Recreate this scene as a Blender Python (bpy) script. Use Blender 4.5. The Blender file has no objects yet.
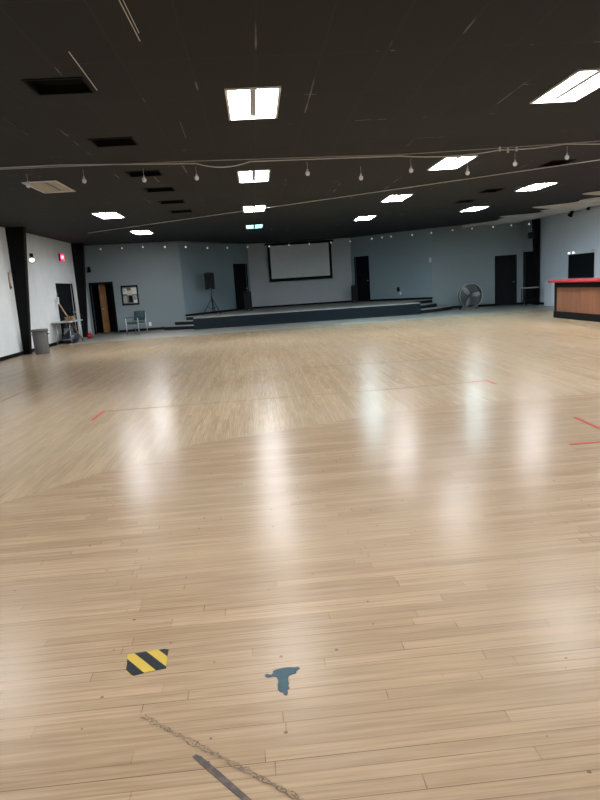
import bpy, bmesh, math, random
from mathutils import Vector, Matrix
random.seed(7)
C = bpy.context.scene.collection
PI = math.pi
H = 3.55            # ceiling height
EYE = 1.47
FPX, PITCH, ROLL, YAW = 611.5, math.radians(10.658), math.radians(3.72), math.radians(3.47)

# ------------------------------------------------------------------ camera
fw = Vector((math.sin(YAW)*math.cos(PITCH), math.cos(YAW)*math.cos(PITCH), -math.sin(PITCH)))
rt0 = Vector((math.cos(YAW), -math.sin(YAW), 0)); up0 = rt0.cross(fw)
RT = rt0*math.cos(ROLL) - up0*math.sin(ROLL)
UP = up0*math.cos(ROLL) + rt0*math.sin(ROLL)
cam_d = bpy.data.cameras.new('camera'); cam = bpy.data.objects.new('camera', cam_d); C.objects.link(cam)
cam_d.sensor_fit = 'VERTICAL'; cam_d.sensor_height = 24.0; cam_d.lens = 24.0*FPX/800.0
cam_d.clip_start = 0.05; cam_d.clip_end = 200
m = Matrix.Identity(4)
for i in range(3):
    m[i][0] = RT[i]; m[i][1] = UP[i]; m[i][2] = -fw[i]
m[2][3] = EYE
cam.matrix_world = m
bpy.context.scene.camera = cam

def ray(px, py): return fw + RT*((px-300)/FPX) + UP*((400-py)/FPX)
EYEV = Vector((0, 0, EYE))
def on_z(px, py, z=0.0):
    d = ray(px, py); return EYEV + d*((z-EYE)/d.z)
def on_x(px, py, x):
    d = ray(px, py); return EYEV + d*(x/d.x)
def on_y(px, py, y):
    d = ray(px, py); return EYEV + d*(y/d.y)
def on_wall(px, py, A, B):
    n = Vector((B[1]-A[1], A[0]-B[0], 0)); d = ray(px, py)
    return EYEV + d*((Vector((A[0], A[1], 0))-EYEV).dot(n)/d.dot(n))

# ------------------------------------------------------------------ materials
def mat(name, col=(.5,.5,.5), rough=.6, metal=0.0, spec=.5, emit=None, es=0.0):
    M = bpy.data.materials.new(name); M.use_nodes = True
    b = M.node_tree.nodes['Principled BSDF']
    b.inputs['Base Color'].default_value = (*col, 1); b.inputs['Roughness'].default_value = rough
    b.inputs['Metallic'].default_value = metal; b.inputs['Specular IOR Level'].default_value = spec
    if emit:
        b.inputs['Emission Color'].default_value = (*emit, 1); b.inputs['Emission Strength'].default_value = es
    return M
def N(M, t, **kw):
    n = M.node_tree.nodes.new(t)
    for k, v in kw.items():
        if k in n.inputs: n.inputs[k].default_value = v
        else: setattr(n, k, v)
    return n
def L(M, a, b): M.node_tree.links.new(a, b)
def bsdf(M): return M.node_tree.nodes['Principled BSDF']
def noisy(name, col, col2, scale=4.0, rough=.7, bump=0.0, spec=.4, lo=.35, hi=.65, metal=0.0):
    M = mat(name, col, rough, metal, spec)
    tc = N(M, 'ShaderNodeTexCoord'); n = N(M, 'ShaderNodeTexNoise', Scale=scale, Detail=5.0)
    r = N(M, 'ShaderNodeValToRGB'); r.color_ramp.elements[0].position = lo; r.color_ramp.elements[1].position = hi
    r.color_ramp.elements[0].color = (*col, 1); r.color_ramp.elements[1].color = (*col2, 1)
    L(M, tc.outputs['Object'], n.inputs['Vector']); L(M, n.outputs['Fac'], r.inputs['Fac']); L(M, r.outputs['Color'], bsdf(M).inputs['Base Color'])
    if bump:
        bp = N(M, 'ShaderNodeBump', Strength=bump, Distance=.01); L(M, n.outputs['Fac'], bp.inputs['Height']); L(M, bp.outputs['Normal'], bsdf(M).inputs['Normal'])
    return M
def block_wall(name, col, ax):
    """painted concrete block: faint joints, ax = horizontal axis of the wall"""
    M = noisy(name, col, tuple(c*.93 for c in col), 1.6, .55)
    tc = N(M, 'ShaderNodeTexCoord'); sp = N(M, 'ShaderNodeSeparateXYZ'); cb = N(M, 'ShaderNodeCombineXYZ')
    L(M, tc.outputs['Object'], sp.inputs[0]); L(M, sp.outputs[ax], cb.inputs['X']); L(M, sp.outputs['Z'], cb.inputs['Y'])
    br = N(M, 'ShaderNodeTexBrick'); br.offset = .5
    for k, v in {'Scale':1.0,'Mortar Size':.006,'Mortar Smooth':.4,'Brick Width':.4,'Row Height':.2}.items(): br.inputs[k].default_value = v
    L(M, cb.outputs[0], br.inputs['Vector'])
    bp = N(M, 'ShaderNodeBump', Strength=.35, Distance=.006); bp.invert = True
    L(M, br.outputs['Fac'], bp.inputs['Height']); L(M, bp.outputs['Normal'], bsdf(M).inputs['Normal'])
    return M
def plank_floor(name, along_y, c1, c2, worn, gap=(.17,.10,.055)):
    M = mat(name, c1, .3, 0, .042)
    tc = N(M, 'ShaderNodeTexCoord'); mp = N(M, 'ShaderNodeMapping')
    if along_y: mp.inputs['Rotation'].default_value = (0, 0, PI/2)
    mp.inputs['Location'].default_value = (.31, .017, 0)
    L(M, tc.outputs['Object'], mp.inputs['Vector'])
    # every row of boards gets its own random end joints
    s0 = N(M, 'ShaderNodeSeparateXYZ'); L(M, mp.outputs[0], s0.inputs[0])
    d0 = N(M, 'ShaderNodeMath', operation='DIVIDE'); d0.inputs[1].default_value = .057; L(M, s0.outputs['Y'], d0.inputs[0])
    f0 = N(M, 'ShaderNodeMath', operation='FLOOR'); L(M, d0.outputs[0], f0.inputs[0])
    wn0 = N(M, 'ShaderNodeTexWhiteNoise', noise_dimensions='1D'); L(M, f0.outputs[0], wn0.inputs['W'])
    a0 = N(M, 'ShaderNodeMath', operation='MULTIPLY_ADD'); a0.inputs[1].default_value = 7.3; L(M, wn0.outputs['Value'], a0.inputs[0]); L(M, s0.outputs['X'], a0.inputs[2])
    cb0 = N(M, 'ShaderNodeCombineXYZ'); L(M, a0.outputs[0], cb0.inputs['X']); L(M, s0.outputs['Y'], cb0.inputs['Y'])
    br = N(M, 'ShaderNodeTexBrick'); br.offset = 0
    for k, v in {'Scale':1.0,'Mortar Size':.0018,'Mortar Smooth':.2,'Bias':0.0,'Brick Width':1.25,'Row Height':.057}.items(): br.inputs[k].default_value = v
    br.inputs['Color1'].default_value = (*c1, 1); br.inputs['Color2'].default_value = (*c2, 1); br.inputs['Mortar'].default_value = (*gap, 1)
    L(M, cb0.outputs[0], br.inputs['Vector'])
    # gaps open only here and there
    br2 = N(M, 'ShaderNodeTexBrick'); br2.offset = 0
    for k, v in {'Scale':1.0,'Mortar Size':0.0,'Brick Width':1.25,'Row Height':.057}.items(): br2.inputs[k].default_value = v
    br2.inputs['Color1'].default_value = (*c1, 1); br2.inputs['Color2'].default_value = (*c2, 1)
    L(M, cb0.outputs[0], br2.inputs['Vector'])
    n0 = N(M, 'ShaderNodeTexNoise', Scale=1.3, Detail=3.0); mp0 = N(M, 'ShaderNodeMapping'); mp0.inputs['Scale'].default_value = (.6, 7, 1)
    L(M, mp.outputs[0], mp0.inputs['Vector']); L(M, mp0.outputs[0], n0.inputs['Vector'])
    r0 = N(M, 'ShaderNodeValToRGB'); r0.color_ramp.elements[0].position = .42; r0.color_ramp.elements[1].position = .68
    r0.color_ramp.elements[0].color = (.25,.25,.25,1)
    L(M, n0.outputs['Fac'], r0.inputs['Fac'])
    mg = N(M, 'ShaderNodeMixRGB'); L(M, r0.outputs['Color'], mg.inputs['Fac']); L(M, br2.outputs['Color'], mg.inputs[1]); L(M, br.outputs['Color'], mg.inputs[2])
    # grain streaks along the boards
    mpg = N(M, 'ShaderNodeMapping'); mpg.inputs['Scale'].default_value = (1.2, 38, 1); L(M, mp.outputs[0], mpg.inputs['Vector'])
    ng = N(M, 'ShaderNodeTexNoise', Scale=2.2, Detail=4.0); L(M, mpg.outputs[0], ng.inputs['Vector'])
    rg = N(M, 'ShaderNodeValToRGB'); rg.color_ramp.elements[0].color = (.74,.71,.67,1); rg.color_ramp.elements[1].color = (1.06,1.06,1.06,1)
    rg.color_ramp.elements[0].position = .3; rg.color_ramp.elements[1].position = .62
    L(M, ng.outputs['Fac'], rg.inputs['Fac'])
    m1 = N(M, 'ShaderNodeMixRGB', blend_type='MULTIPLY'); m1.inputs['Fac'].default_value = 1; L(M, mg.outputs[0], m1.inputs[1]); L(M, rg.outputs['Color'], m1.inputs[2])
    # wear: large patches where the finish has greyed
    nw = N(M, 'ShaderNodeTexNoise', Scale=.42, Detail=4.0); L(M, tc.outputs['Object'], nw.inputs['Vector'])
    rw = N(M, 'ShaderNodeValToRGB'); rw.color_ramp.elements[0].position = .40; rw.color_ramp.elements[1].position = .66
    rw.color_ramp.elements[1].color = (.55,.55,.55,1)
    L(M, nw.outputs['Fac'], rw.inputs['Fac'])
    m2 = N(M, 'ShaderNodeMixRGB'); m2.inputs[2].default_value = (*worn, 1); L(M, rw.outputs['Color'], m2.inputs['Fac']); L(M, m1.outputs[0], m2.inputs[1])
    # scuffs
    ns = N(M, 'ShaderNodeTexNoise', Scale=9.0, Detail=6.0, Roughness=.7); L(M, tc.outputs['Object'], ns.inputs['Vector'])
    rs = N(M, 'ShaderNodeValToRGB'); rs.color_ramp.elements[0].position = .70; rs.color_ramp.elements[1].position = .78
    rs.color_ramp.elements[1].color = (.6,.6,.6,1)
    L(M, ns.outputs['Fac'], rs.inputs['Fac'])
    m3 = N(M, 'ShaderNodeMixRGB'); m3.inputs[2].default_value = (.16,.11,.075,1); L(M, rs.outputs['Color'], m3.inputs['Fac']); L(M, m2.outputs[0], m3.inputs[1])
    # dents and knots
    vo = N(M, 'ShaderNodeTexVoronoi', voronoi_dimensions='2D', Scale=4.5); L(M, tc.outputs['Object'], vo.inputs['Vector'])
    lt = N(M, 'ShaderNodeMath', operation='LESS_THAN'); sc3 = N(M, 'ShaderNodeSeparateColor'); L(M, vo.outputs['Color'], sc3.inputs[0])
    sz = N(M, 'ShaderNodeMath', operation='MULTIPLY_ADD'); sz.inputs[1].default_value = .075; sz.inputs[2].default_value = -.040
    L(M, sc3.outputs[0], sz.inputs[0]); L(M, vo.outputs['Distance'], lt.inputs[0]); L(M, sz.outputs[0], lt.inputs[1])
    k3 = N(M, 'ShaderNodeMath', operation='MULTIPLY'); k3.inputs[1].default_value = .75; L(M, lt.outputs[0], k3.inputs[0])
    m4 = N(M, 'ShaderNodeMixRGB'); m4.inputs[2].default_value = (.06,.04,.028,1); L(M, k3.outputs[0], m4.inputs['Fac']); L(M, m3.outputs[0], m4.inputs[1])
    L(M, m4.outputs[0], bsdf(M).inputs['Base Color'])
    rr = N(M, 'ShaderNodeMapRange'); rr.inputs['To Min'].default_value = .21; rr.inputs['To Max'].default_value = .30
    L(M, ng.outputs['Fac'], rr.inputs['Value']); L(M, rr.outputs[0], bsdf(M).inputs['Roughness'])
    return M
def ceiling_mat():
    M = mat('black_ceiling', (.024,.0245,.026), .75, 0, .3)
    tc = N(M, 'ShaderNodeTexCoord'); mp = N(M, 'ShaderNodeMapping'); mp.inputs['Rotation'].default_value = (0,0,PI/2)
    mp.inputs['Location'].default_value = (.0, .44, 0)
    L(M, tc.outputs['Object'], mp.inputs['Vector'])
    br = N(M, 'ShaderNodeTexBrick'); br.offset = 0
    for k, v in {'Scale':1.0,'Mortar Size':.009,'Mortar Smooth':.1,'Brick Width':1.22,'Row Height':.61}.items(): br.inputs[k].default_value = v
    br.inputs['Color1'].default_value = (.0098,.0112,.0130,1); br.inputs['Color2'].default_value = (.0125,.0140,.0158,1); br.inputs['Mortar'].default_value = (.018,.019,.020,1)
    L(M, mp.outputs[0], br.inputs['Vector'])
    # light caught by the grid bars, painted as short pale runs
    mps = N(M, 'ShaderNodeMapping'); mps.inputs['Scale'].default_value = (5.0, .9, 1); L(M, tc.outputs['Object'], mps.inputs['Vector'])
    n = N(M, 'ShaderNodeTexNoise', Scale=1.0, Detail=1.0); L(M, mps.outputs[0], n.inputs['Vector'])
    r = N(M, 'ShaderNodeValToRGB'); r.color_ramp.elements[0].position = .65; r.color_ramp.elements[1].position = .69
    L(M, n.outputs['Fac'], r.inputs['Fac'])
    mu = N(M, 'ShaderNodeMath', operation='MULTIPLY'); L(M, br.outputs['Fac'], mu.inputs[0]); L(M, r.outputs['Color'], mu.inputs[1])
    mx = N(M, 'ShaderNodeMixRGB'); mx.inputs[2].default_value = (.18,.18,.175,1)
    L(M, mu.outputs[0], mx.inputs['Fac']); L(M, br.outputs['Color'], mx.inputs[1]); L(M, mx.outputs[0], bsdf(M).inputs['Base Color'])
    return M
def stripes_mat():
    M = mat('hazard_tape', (.8,.6,.05), .6, 0, .12)
    tc = N(M, 'ShaderNodeTexCoord'); mp = N(M, 'ShaderNodeMapping'); mp.inputs['Rotation'].default_value = (0,0,math.radians(-40)); L(M, tc.outputs['Object'], mp.inputs['Vector'])
    mp.inputs['Location'].default_value = (.052, 0, 0)
    w = N(M, 'ShaderNodeTexWave', Scale=3.9, Distortion=0.25); w.wave_profile = 'SAW'; L(M, mp.outputs[0], w.inputs['Vector'])
    r = N(M, 'ShaderNodeValToRGB'); r.color_ramp.interpolation = 'CONSTANT'; r.color_ramp.elements[0].color = (.33,.235,.035,1)
    r.color_ramp.elements[1].position = .5; r.color_ramp.elements[1].color = (.009,.011,.014,1)
    L(M, w.outputs['Fac'], r.inputs['Fac']); L(M, r.outputs['Color'], bsdf(M).inputs['Base Color'])
    return M
def wood_panel():
    M = mat('brown_laminate', (.3,.13,.06), .45)
    tc = N(M, 'ShaderNodeTexCoord'); mp = N(M, 'ShaderNodeMapping'); mp.inputs['Scale'].default_value = (1, 3.2, .25); L(M, tc.outputs['Object'], mp.inputs['Vector'])
    n = N(M, 'ShaderNodeTexNoise', Scale=3.0, Detail=4.0); L(M, mp.outputs[0], n.inputs['Vector'])
    r = N(M, 'ShaderNodeValToRGB'); r.color_ramp.elements[0].color = (.135,.052,.026,1); r.color_ramp.elements[1].color = (.21,.088,.046,1)
    r.color_ramp.elements[0].position = .3; r.color_ramp.elements[1].position = .7
    L(M, n.outputs['Fac'], r.inputs['Fac']); L(M, r.outputs['Color'], bsdf(M).inputs['Base Color'])
    return M

MT = dict(
    white_wall=block_wall('white_block_paint', (.71,.74,.76), 'Y'),
    grey_wall=noisy('grey_blue_paint', (.19,.237,.26), (.18,.224,.246), .8, .5, 0),
    blue_wall=noisy('deep_grey_blue_paint', (.235,.312,.35), (.22,.295,.332), .8, .5, 0),
    stage_wall=noisy('grey_paint', (.40,.43,.46), (.38,.41,.44), .8, .5, 0),
    right_wall=noisy('pale_blue_white_paint', (.62,.69,.79), (.59,.66,.76), .9, .4, 0),
    plain=noisy('plain_white_paint', (.6,.6,.6), (.56,.56,.56), .8, .6),
    black=noisy('black_paint', (.004,.004,.0045), (.0055,.0055,.006), 3, .7, 0, .1),
    black_gloss=mat('black_plastic', (.009,.010,.012), .5, 0, .25),
    black_door=noisy('black_door_paint', (.0035,.0045,.007), (.005,.006,.0085), 2, .6, 0, .1),
    ceiling=ceiling_mat(),
    floor_x=plank_floor('maple_boards_across', False, (.285,.205,.131), (.226,.158,.098), (.26,.20,.142), (.055,.032,.018)),
    floor_y=plank_floor('maple_boards_along', True, (.308,.230,.147), (.248,.183,.115), (.278,.221,.158), (.13,.09,.055)),
    carpet=noisy('dark_blue_carpet', (.009,.0135,.018), (.013,.019,.0245), 60, .95, .2, .1),
    stage_top=noisy('stage_boards', (.30,.29,.27), (.24,.235,.22), 3, .7),
    dark_wire=mat('dark_grey_wire', (.06,.065,.07), .45, .3),
    apron=noisy('grey_painted_floor', (.225,.222,.196), (.19,.19,.172), .9, .42, 0, .35),
    trof=mat('white_enamel', (.8,.8,.8), .35),
    grey_metal=mat('grey_metal', (.35,.36,.37), .35, .7),
    chrome=mat('chrome', (.62,.64,.66), .38, 1.0),
    steel=mat('steel_wire', (.42,.42,.43), .4, .8),
    cable=mat('white_cable', (.6,.59,.58), .45),
    lens=mat('lens_lit', (.9,.9,.9), .4, emit=(.97,.985,1.0), es=86),
    lens_far=mat('lens_lit_far', (.9,.9,.9), .4, emit=(.97,.985,1.0), es=112),
    lens_cool=mat('lens_lit_cool', (.85,.9,.92), .4, emit=(.70,.93,1.0), es=125),
    lens_dim=mat('lens_dim', (.62,.98,1.0), .4, emit=(.30,.80,.85), es=6.0),
    lens_off=noisy('lens_yellowed', (.50,.46,.36), (.36,.31,.23), 3.0, .5, lo=.5, hi=.75),
    screen=noisy('screen_fabric', (.60,.63,.66), (.58,.61,.64), 2, .8),
    teal=noisy('teal_vinyl', (.030,.055,.062), (.04,.068,.075), 12, .45),
    can=noisy('grey_plastic', (.12,.12,.118), (.10,.10,.098), 5, .55),
    table=mat('grey_laminate', (.36,.37,.37), .4),
    tape_red=noisy('red_tape', (.33,.030,.022), (.26,.030,.022), 12, .7, 0, .12),
    tape_blue=noisy('blue_paint', (.032,.060,.076), (.042,.072,.088), 25, .7, 0, .12),
    tape_grey=noisy('worn_grey_tape', (.058,.048,.046), (.12,.09,.072), 26, .8, 0, .12, lo=.45, hi=.8),
    residue=noisy('dark_residue', (.085,.055,.035), (.14,.095,.06), 40, .8),
    hazard=stripes_mat(),
    crack=mat('dark_seam', (.13,.088,.057), .7),
    red_top=mat('red_laminate', (.36,.012,.022), .4),
    wood=wood_panel(),
    door_wood=noisy('brown_door_wood', (.27,.145,.06), (.19,.095,.04), 5, .5),
    broom_wood=noisy('tan_wood', (.33,.21,.13), (.26,.16,.10), 9, .6),
    paper=mat('white_paper', (.62,.63,.62), .7),
    paper_grey=noisy('printed_grey_paper', (.16,.16,.16), (.45,.45,.44), 30, .7),
    paper_tan=noisy('tan_print', (.55,.42,.30), (.62,.56,.47), 18, .7),
    card=noisy('cardboard', (.34,.24,.15), (.28,.19,.12), 8, .8),
    red_cloth=noisy('red_cloth', (.38,.02,.025), (.25,.012,.018), 10, .8),
    blue_bag=noisy('dark_blue_plastic', (.015,.02,.032), (.025,.032,.05), 14, .4),
    drape=noisy('pale_grey_cloth', (.62,.61,.59), (.46,.45,.44), 2.5, .85),
    exit_red=mat('exit_red', (.6,.02,.05), .4, emit=(1.0,.03,.09), es=3.0),
    exit_letter=mat('exit_letter', (.9,.5,.5), .4, emit=(1.0,.30,.36), es=4.0),
    spot_lit=mat('spot_lit', (.9,.9,.9), .4, emit=(1.0,.96,.9), es=2.2),
    outlet=mat('white_plastic', (.66,.66,.65), .4),
    white_box=mat('white_laminate', (.60,.63,.68), .4),
    grille=mat('speaker_grille', (.012,.013,.016), .8, 0, .2),
)
gl = mat('clear_bulb_glass', (.86,.87,.88), .06); gb = bsdf(gl); gb.inputs['Transmission Weight'].default_value = .15; gb.inputs['IOR'].default_value = 1.45
MT['bulb'] = gl
MT['bulb_lit'] = mat('small_lit_bulb', (.9,.9,.9), .2, emit=(.9,1.0,1.0), es=.62)

# ------------------------------------------------------------------ mesh helpers
class MB:
    def __init__(s): s.bm = bmesh.new()
    def box(s, c, d, rot=None, bev=0.0, rz=0.0):
        r = bmesh.ops.create_cube(s.bm, size=1.0); vs = r['verts']
        M = Matrix.Translation(Vector(c)) @ (rot.to_4x4() if rot else Matrix.Rotation(rz, 4, 'Z')) @ Matrix.Diagonal((*d, 1))
        bmesh.ops.transform(s.bm, matrix=M, verts=vs)
        if bev:
            es = list({e for v in vs for e in v.link_edges})
            bmesh.ops.bevel(s.bm, geom=es, offset=bev, segments=2, affect='EDGES', profile=.5)
        return s
    def tube(s, pts, r, seg=8, closed=False, r2=None):
        pts = [Vector(p) for p in pts]; n = len(pts); rings = []
        prev = None
        for i, p in enumerate(pts):
            if closed: t = pts[(i+1) % n] - pts[i-1]
            else: t = pts[min(i+1, n-1)] - pts[max(i-1, 0)]
            t.normalize()
            if prev is None:
                a = Vector((0,0,1)) if abs(t.z) < .9 else Vector((1,0,0))
                u = t.cross(a).normalized()
            else:
                u = (prev - t*prev.dot(t)).normalized()
            prev = u; v = t.cross(u)
            rr = r if r2 is None else r + (r2-r)*i/max(1, n-1)
            rings.append([s.bm.verts.new(p + (u*math.cos(2*PI*k/seg) + v*math.sin(2*PI*k/seg))*rr) for k in range(seg)])
        for i in range(n if closed else n-1):
            A, B = rings[i], rings[(i+1) % n]
            for k in range(seg): 
                try: s.bm.faces.new((A[k], A[(k+1) % seg], B[(k+1) % seg], B[k]))
                except ValueError: pass
        if not closed:
            s.bm.faces.new(rings[0][::-1]); s.bm.faces.new(rings[-1])
        return s
    def lathe(s, prof, c=(0,0,0), seg=20, rot=None):
        """prof: (r, z) pairs from one end to the other"""
        c = Vector(c); rings = []
        for r, z in prof:
            ring = []
            for k in range(seg):
                p = Vector((max(r, 1e-4)*math.cos(2*PI*k/seg), max(r, 1e-4)*math.sin(2*PI*k/seg), z))
                ring.append(s.bm.verts.new(c + (rot @ p if rot else p)))
            rings.append(ring)
        for A, B in zip(rings, rings[1:]):
            for k in range(seg): s.bm.faces.new((A[k], A[(k+1) % seg], B[(k+1) % seg], B[k]))
        s.bm.faces.new(rings[0][::-1]); s.bm.faces.new(rings[-1])
        return s
    def prism(s, poly, z0, z1):
        a = [s.bm.verts.new((p[0], p[1], z0)) for p in poly]; b = [s.bm.verts.new((p[0], p[1], z1)) for p in poly]
        n = len(poly); s.bm.faces.new(a[::-1]); s.bm.faces.new(b)
        for i in range(n): s.bm.faces.new((a[i], a[(i+1) % n], b[(i+1) % n], b[i]))
        return s
    def prism_y(s, poly, y0, y1):
        """poly in xz"""
        a = [s.bm.verts.new((p[0], y0, p[1])) for p in poly]; b = [s.bm.verts.new((p[0], y1, p[1])) for p in poly]
        n = len(poly); s.bm.faces.new(a); s.bm.faces.new(b[::-1])
        for i in range(n): s.bm.faces.new((a[i], b[i], b[(i+1) % n], a[(i+1) % n]))
        return s
    def quad(s, *p):
        s.bm.faces.new([s.bm.verts.new(q) for q in p]); return s
def build(name, mb, m, parent=None, smooth=False, loc=None):
    me = bpy.data.meshes.new(name); 
    bmesh.ops.recalc_face_normals(mb.bm, faces=mb.bm.faces[:])
    if loc is not None: bmesh.ops.translate(mb.bm, vec=-Vector(loc), verts=mb.bm.verts[:])
    mb.bm.to_mesh(me); mb.bm.free(); me.materials.append(m if not isinstance(m, str) else MT[m])
    if smooth:
        for p in me.polygons: p.use_smooth = True
    o = bpy.data.objects.new(name, me); C.objects.link(o)
    if loc is not None: o.location = loc
    if parent: o.parent = parent
    return o
def tag(o, label, cat, group=None, kind=None):
    o['label'] = label
    if cat: o['category'] = cat
    if group: o['group'] = group
    if kind: o['kind'] = kind
    return o
def thing(name, label, cat, loc=(0,0,0), rz=0.0, group=None):
    o = bpy.data.objects.new(name, None); o.empty_display_size = .1; C.objects.link(o)
    o.location = loc; o.rotation_euler = (0,0,rz)
    return tag(o, label, cat, group)
def struct(name, mb, m, label=None, parent=None, smooth=False):
    o = build(name, mb, m, parent, smooth)
    if parent is None: o['kind'] = 'structure'
    if label: o['label'] = label
    return o
def sroot(name, label, loc=(0,0,0), rz=0.0):
    o = bpy.data.objects.new(name, None); C.objects.link(o); o.location = loc; o.rotation_euler = (0,0,rz)
    o['kind'] = 'structure'; o['label'] = label
    return o
def dup(root, label, loc, rz=0.0):
    r = root.copy(); C.objects.link(r); r.location = loc; r.rotation_euler = (0,0,rz); r['label'] = label
    for ch in list(root.children):
        c = ch.copy(); C.objects.link(c); c.parent = r
        for g in ch.children:
            d = g.copy(); C.objects.link(d); d.parent = c
    return r

# ------------------------------------------------------------------ room shell
XL, XR, YB = -6.8, 12.0, -7.0
LW = 25.75                                     # where the left wall meets the wall with the brown door
A = (-3.0, 26.25); B = (-0.21, 30.4); D_C = (4.78, 30.4); D_D = (7.9, 27.3); E_ = (11.62, 26.26)
SZ = .46                                       # stage height
# floor: two board directions, met along a mitre
bm = bmesh.new()
near = [(XL-.3, YB), (XR+.3, YB), (XR+.3, 6.8), (1.9, 6.8), (-.72, 5.86), (-2.0, 4.55), (XL-.3, -.3)]
far = [(XL-.3, -.3), (-2.0, 4.55), (-.72, 5.86), (1.9, 6.8), (XR+.3, 6.8), (XR+.3, 21.9), (XL-.3, 20.9)]
apr = [(XL-.3, 20.9), (XR+.3, 21.9), (XR+.3, 31.2), (XL-.3, 31.2)]
for k, poly in enumerate((near, far, apr)):
    f = bm.faces.new([bm.verts.new((x, y, 0)) for x, y in poly]); f.material_index = k
bmesh.ops.triangulate(bm, faces=bm.faces[:])
bmesh.ops.recalc_face_normals(bm, faces=bm.faces[:])
for f in bm.faces:
    if f.normal.z < 0: f.normal_flip()
me = bpy.data.meshes.new('floor'); bm.to_mesh(me); bm.free()
me.materials.append(MT['floor_x']); me.materials.append(MT['floor_y']); me.materials.append(MT['apron'])
floor = bpy.data.objects.new('floor', me); C.objects.link(floor); floor['kind'] = 'structure'; floor['label'] = 'worn maple strip floor of the hall'

# ceiling lights and vents sit in holes of the ceiling
TW, TL = .60, 1.20
TROF = []   # x, y, lens material, label, group
cen, rgt, lft, frt = 'lit troffers of the middle row', 'lit troffers of the row right of the middle', 'troffers of the left row', 'lit troffers of the far right row'
TROF += [(.14, 7.58, 'lens', 'lit ceiling troffer of the middle row, largest and nearest of the four', cen),
         (.14, 12.23, 'lens', 'lit ceiling troffer of the middle row, second from the viewer', cen),
         (.14, 17.1, 'lens_far', 'lit ceiling troffer of the middle row, third from the viewer', cen),
         (.14, 21.95, 'lens_dim', 'dim bluish ceiling troffer of the middle row, farthest one, before the stage', cen),
         (3.95, 7.48, 'lens', 'big lit ceiling troffer cut by the right edge of the photo', rgt),
         (3.88, 11.96, 'lens', 'lit ceiling troffer second along the row right of the middle, behind a bulb', rgt),
         (3.88, 16.58, 'lens_far', 'lit ceiling troffer third along the row right of the middle', rgt),
         (3.88, 21.27, 'lens_cool', 'small bluish lit ceiling troffer, farthest of the row right of the middle', rgt),
         (-3.65, 12.2, 'lens_off', 'unlit ceiling troffer with yellowed stained lens, beside the bulb string', lft),
         (-3.62, 16.75, 'lens_far', 'lit ceiling troffer of the left row, next after the unlit one', lft),
         (-3.65, 21.67, 'lens_far', 'lit ceiling troffer farthest along the left row', lft),
         (7.36, 15.94, 'lens_far', 'lit ceiling troffer of the far right row, the nearer of two above the bar', frt),
         (7.36, 20.41, 'lens_cool', 'lit bluish ceiling troffer of the far right row, the farther of two', frt)]
for x, y in ((-3.69,7.5),(7.36,7.5),(7.36,11.6),(10.6,7.5),(10.6,11.6),(10.6,15.7)):  # unseen troffers; the rightmost row is added to brighten the right wall
    TROF.append((x, y, 'lens', 'unseen lit ceiling troffer just outside the frame', 'troffers outside the frame'))
for x in (-3.69,.14,3.88,7.36):
    for y in (2.8,-1.9): TROF.append((x, y, 'lens', 'lit ceiling troffer overhead behind the viewer', 'troffers behind the viewer'))
VENT = [(-1.77, y, .58, .47, n) for y, n in ((6.67,'nearest and largest of the dark vents in a row'),(9.03,'second of the dark vents in a row, before the bulb string'),(11.4,'third of the dark vents in a row, just beyond the bulb string'),(13.17,'fourth of the dark vents in a row'),(15.0,'fifth of the dark vents in a row'),(16.8,'farthest of the dark vents in a row'))]
VENT += [(6.3, 16.2, .5, .6, 'dark vent between the lit troffers near the bar, the middle of three on that side'), (6.3, 18.2, .5, .5, 'farthest dark vent on the bar side, before the bluish troffer'), (6.25, 12.6, .5, .62, 'dark vent beside the last bulb at the right edge, nearest on the bar side')]
holes = [(x-TW/2, x+TW/2, y-TL/2, y+TL/2) for x, y, *_ in TROF] + [(x-w/2, x+w/2, y-l/2, y+l/2) for x, y, w, l, _ in VENT]
xs = sorted({XL-.3, XR+.3, *[h[0] for h in holes], *[h[1] for h in holes]})
ys = sorted({YB, 31.2, *[h[2] for h in holes], *[h[3] for h in holes]})
bm = bmesh.new(); grid = {}
def gv(i, j):
    if (i, j) not in grid: grid[(i, j)] = bm.verts.new((xs[i], ys[j], H))
    return grid[(i, j)]
for i in range(len(xs)-1):
    for j in range(len(ys)-1):
        cx, cy = (xs[i]+xs[i+1])/2, (ys[j]+ys[j+1])/2
        if any(h[0] < cx < h[1] and h[2] < cy < h[3] for h in holes): continue
        bm.faces.new((gv(i,j), gv(i,j+1), gv(i+1,j+1), gv(i+1,j)))
me = bpy.data.meshes.new('ceiling'); bm.to_mesh(me); bm.free(); me.materials.append(MT['ceiling'])
ceil = bpy.data.objects.new('ceiling', me); C.objects.link(ceil); ceil['kind'] = 'structure'; ceil['label'] = 'black painted tile ceiling'

def wall(name, p, q, m, t=.2, z1=H+.3, z0=0.0, holes_=()):
    """wall between two floor points, thickness away from the room (room lies to the right of p->q); holes_ = (s0,s1,z0,z1) along it"""
    P, Q = Vector((*p, 0)), Vector((*q, 0)); d = (Q-P); Ln = d.length; d.normalize(); n = Vector((-d.y, d.x, 0))
    mb = MB()
    ss = sorted({0, Ln, *[h[0] for h in holes_], *[h[1] for h in holes_]}); zs = sorted({z0, z1, *[h[2] for h in holes_], *[h[3] for h in holes_]})
    for a, b in zip(ss, ss[1:]):
        for c, e in zip(zs, zs[1:]):
            if any(h[0]-1e-6 <= a and b <= h[1]+1e-6 and h[2]-1e-6 <= c and e <= h[3]+1e-6 for h in holes_): continue
            mid = P + d*((a+b)/2) + n*(t/2)
            mb.box((mid.x, mid.y, (c+e)/2), (b-a, t, e-c), rz=math.atan2(d.y, d.x))
    bmesh.ops.remove_doubles(mb.bm, verts=mb.bm.verts[:], dist=1e-4)
    return struct(name, mb, m)
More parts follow.
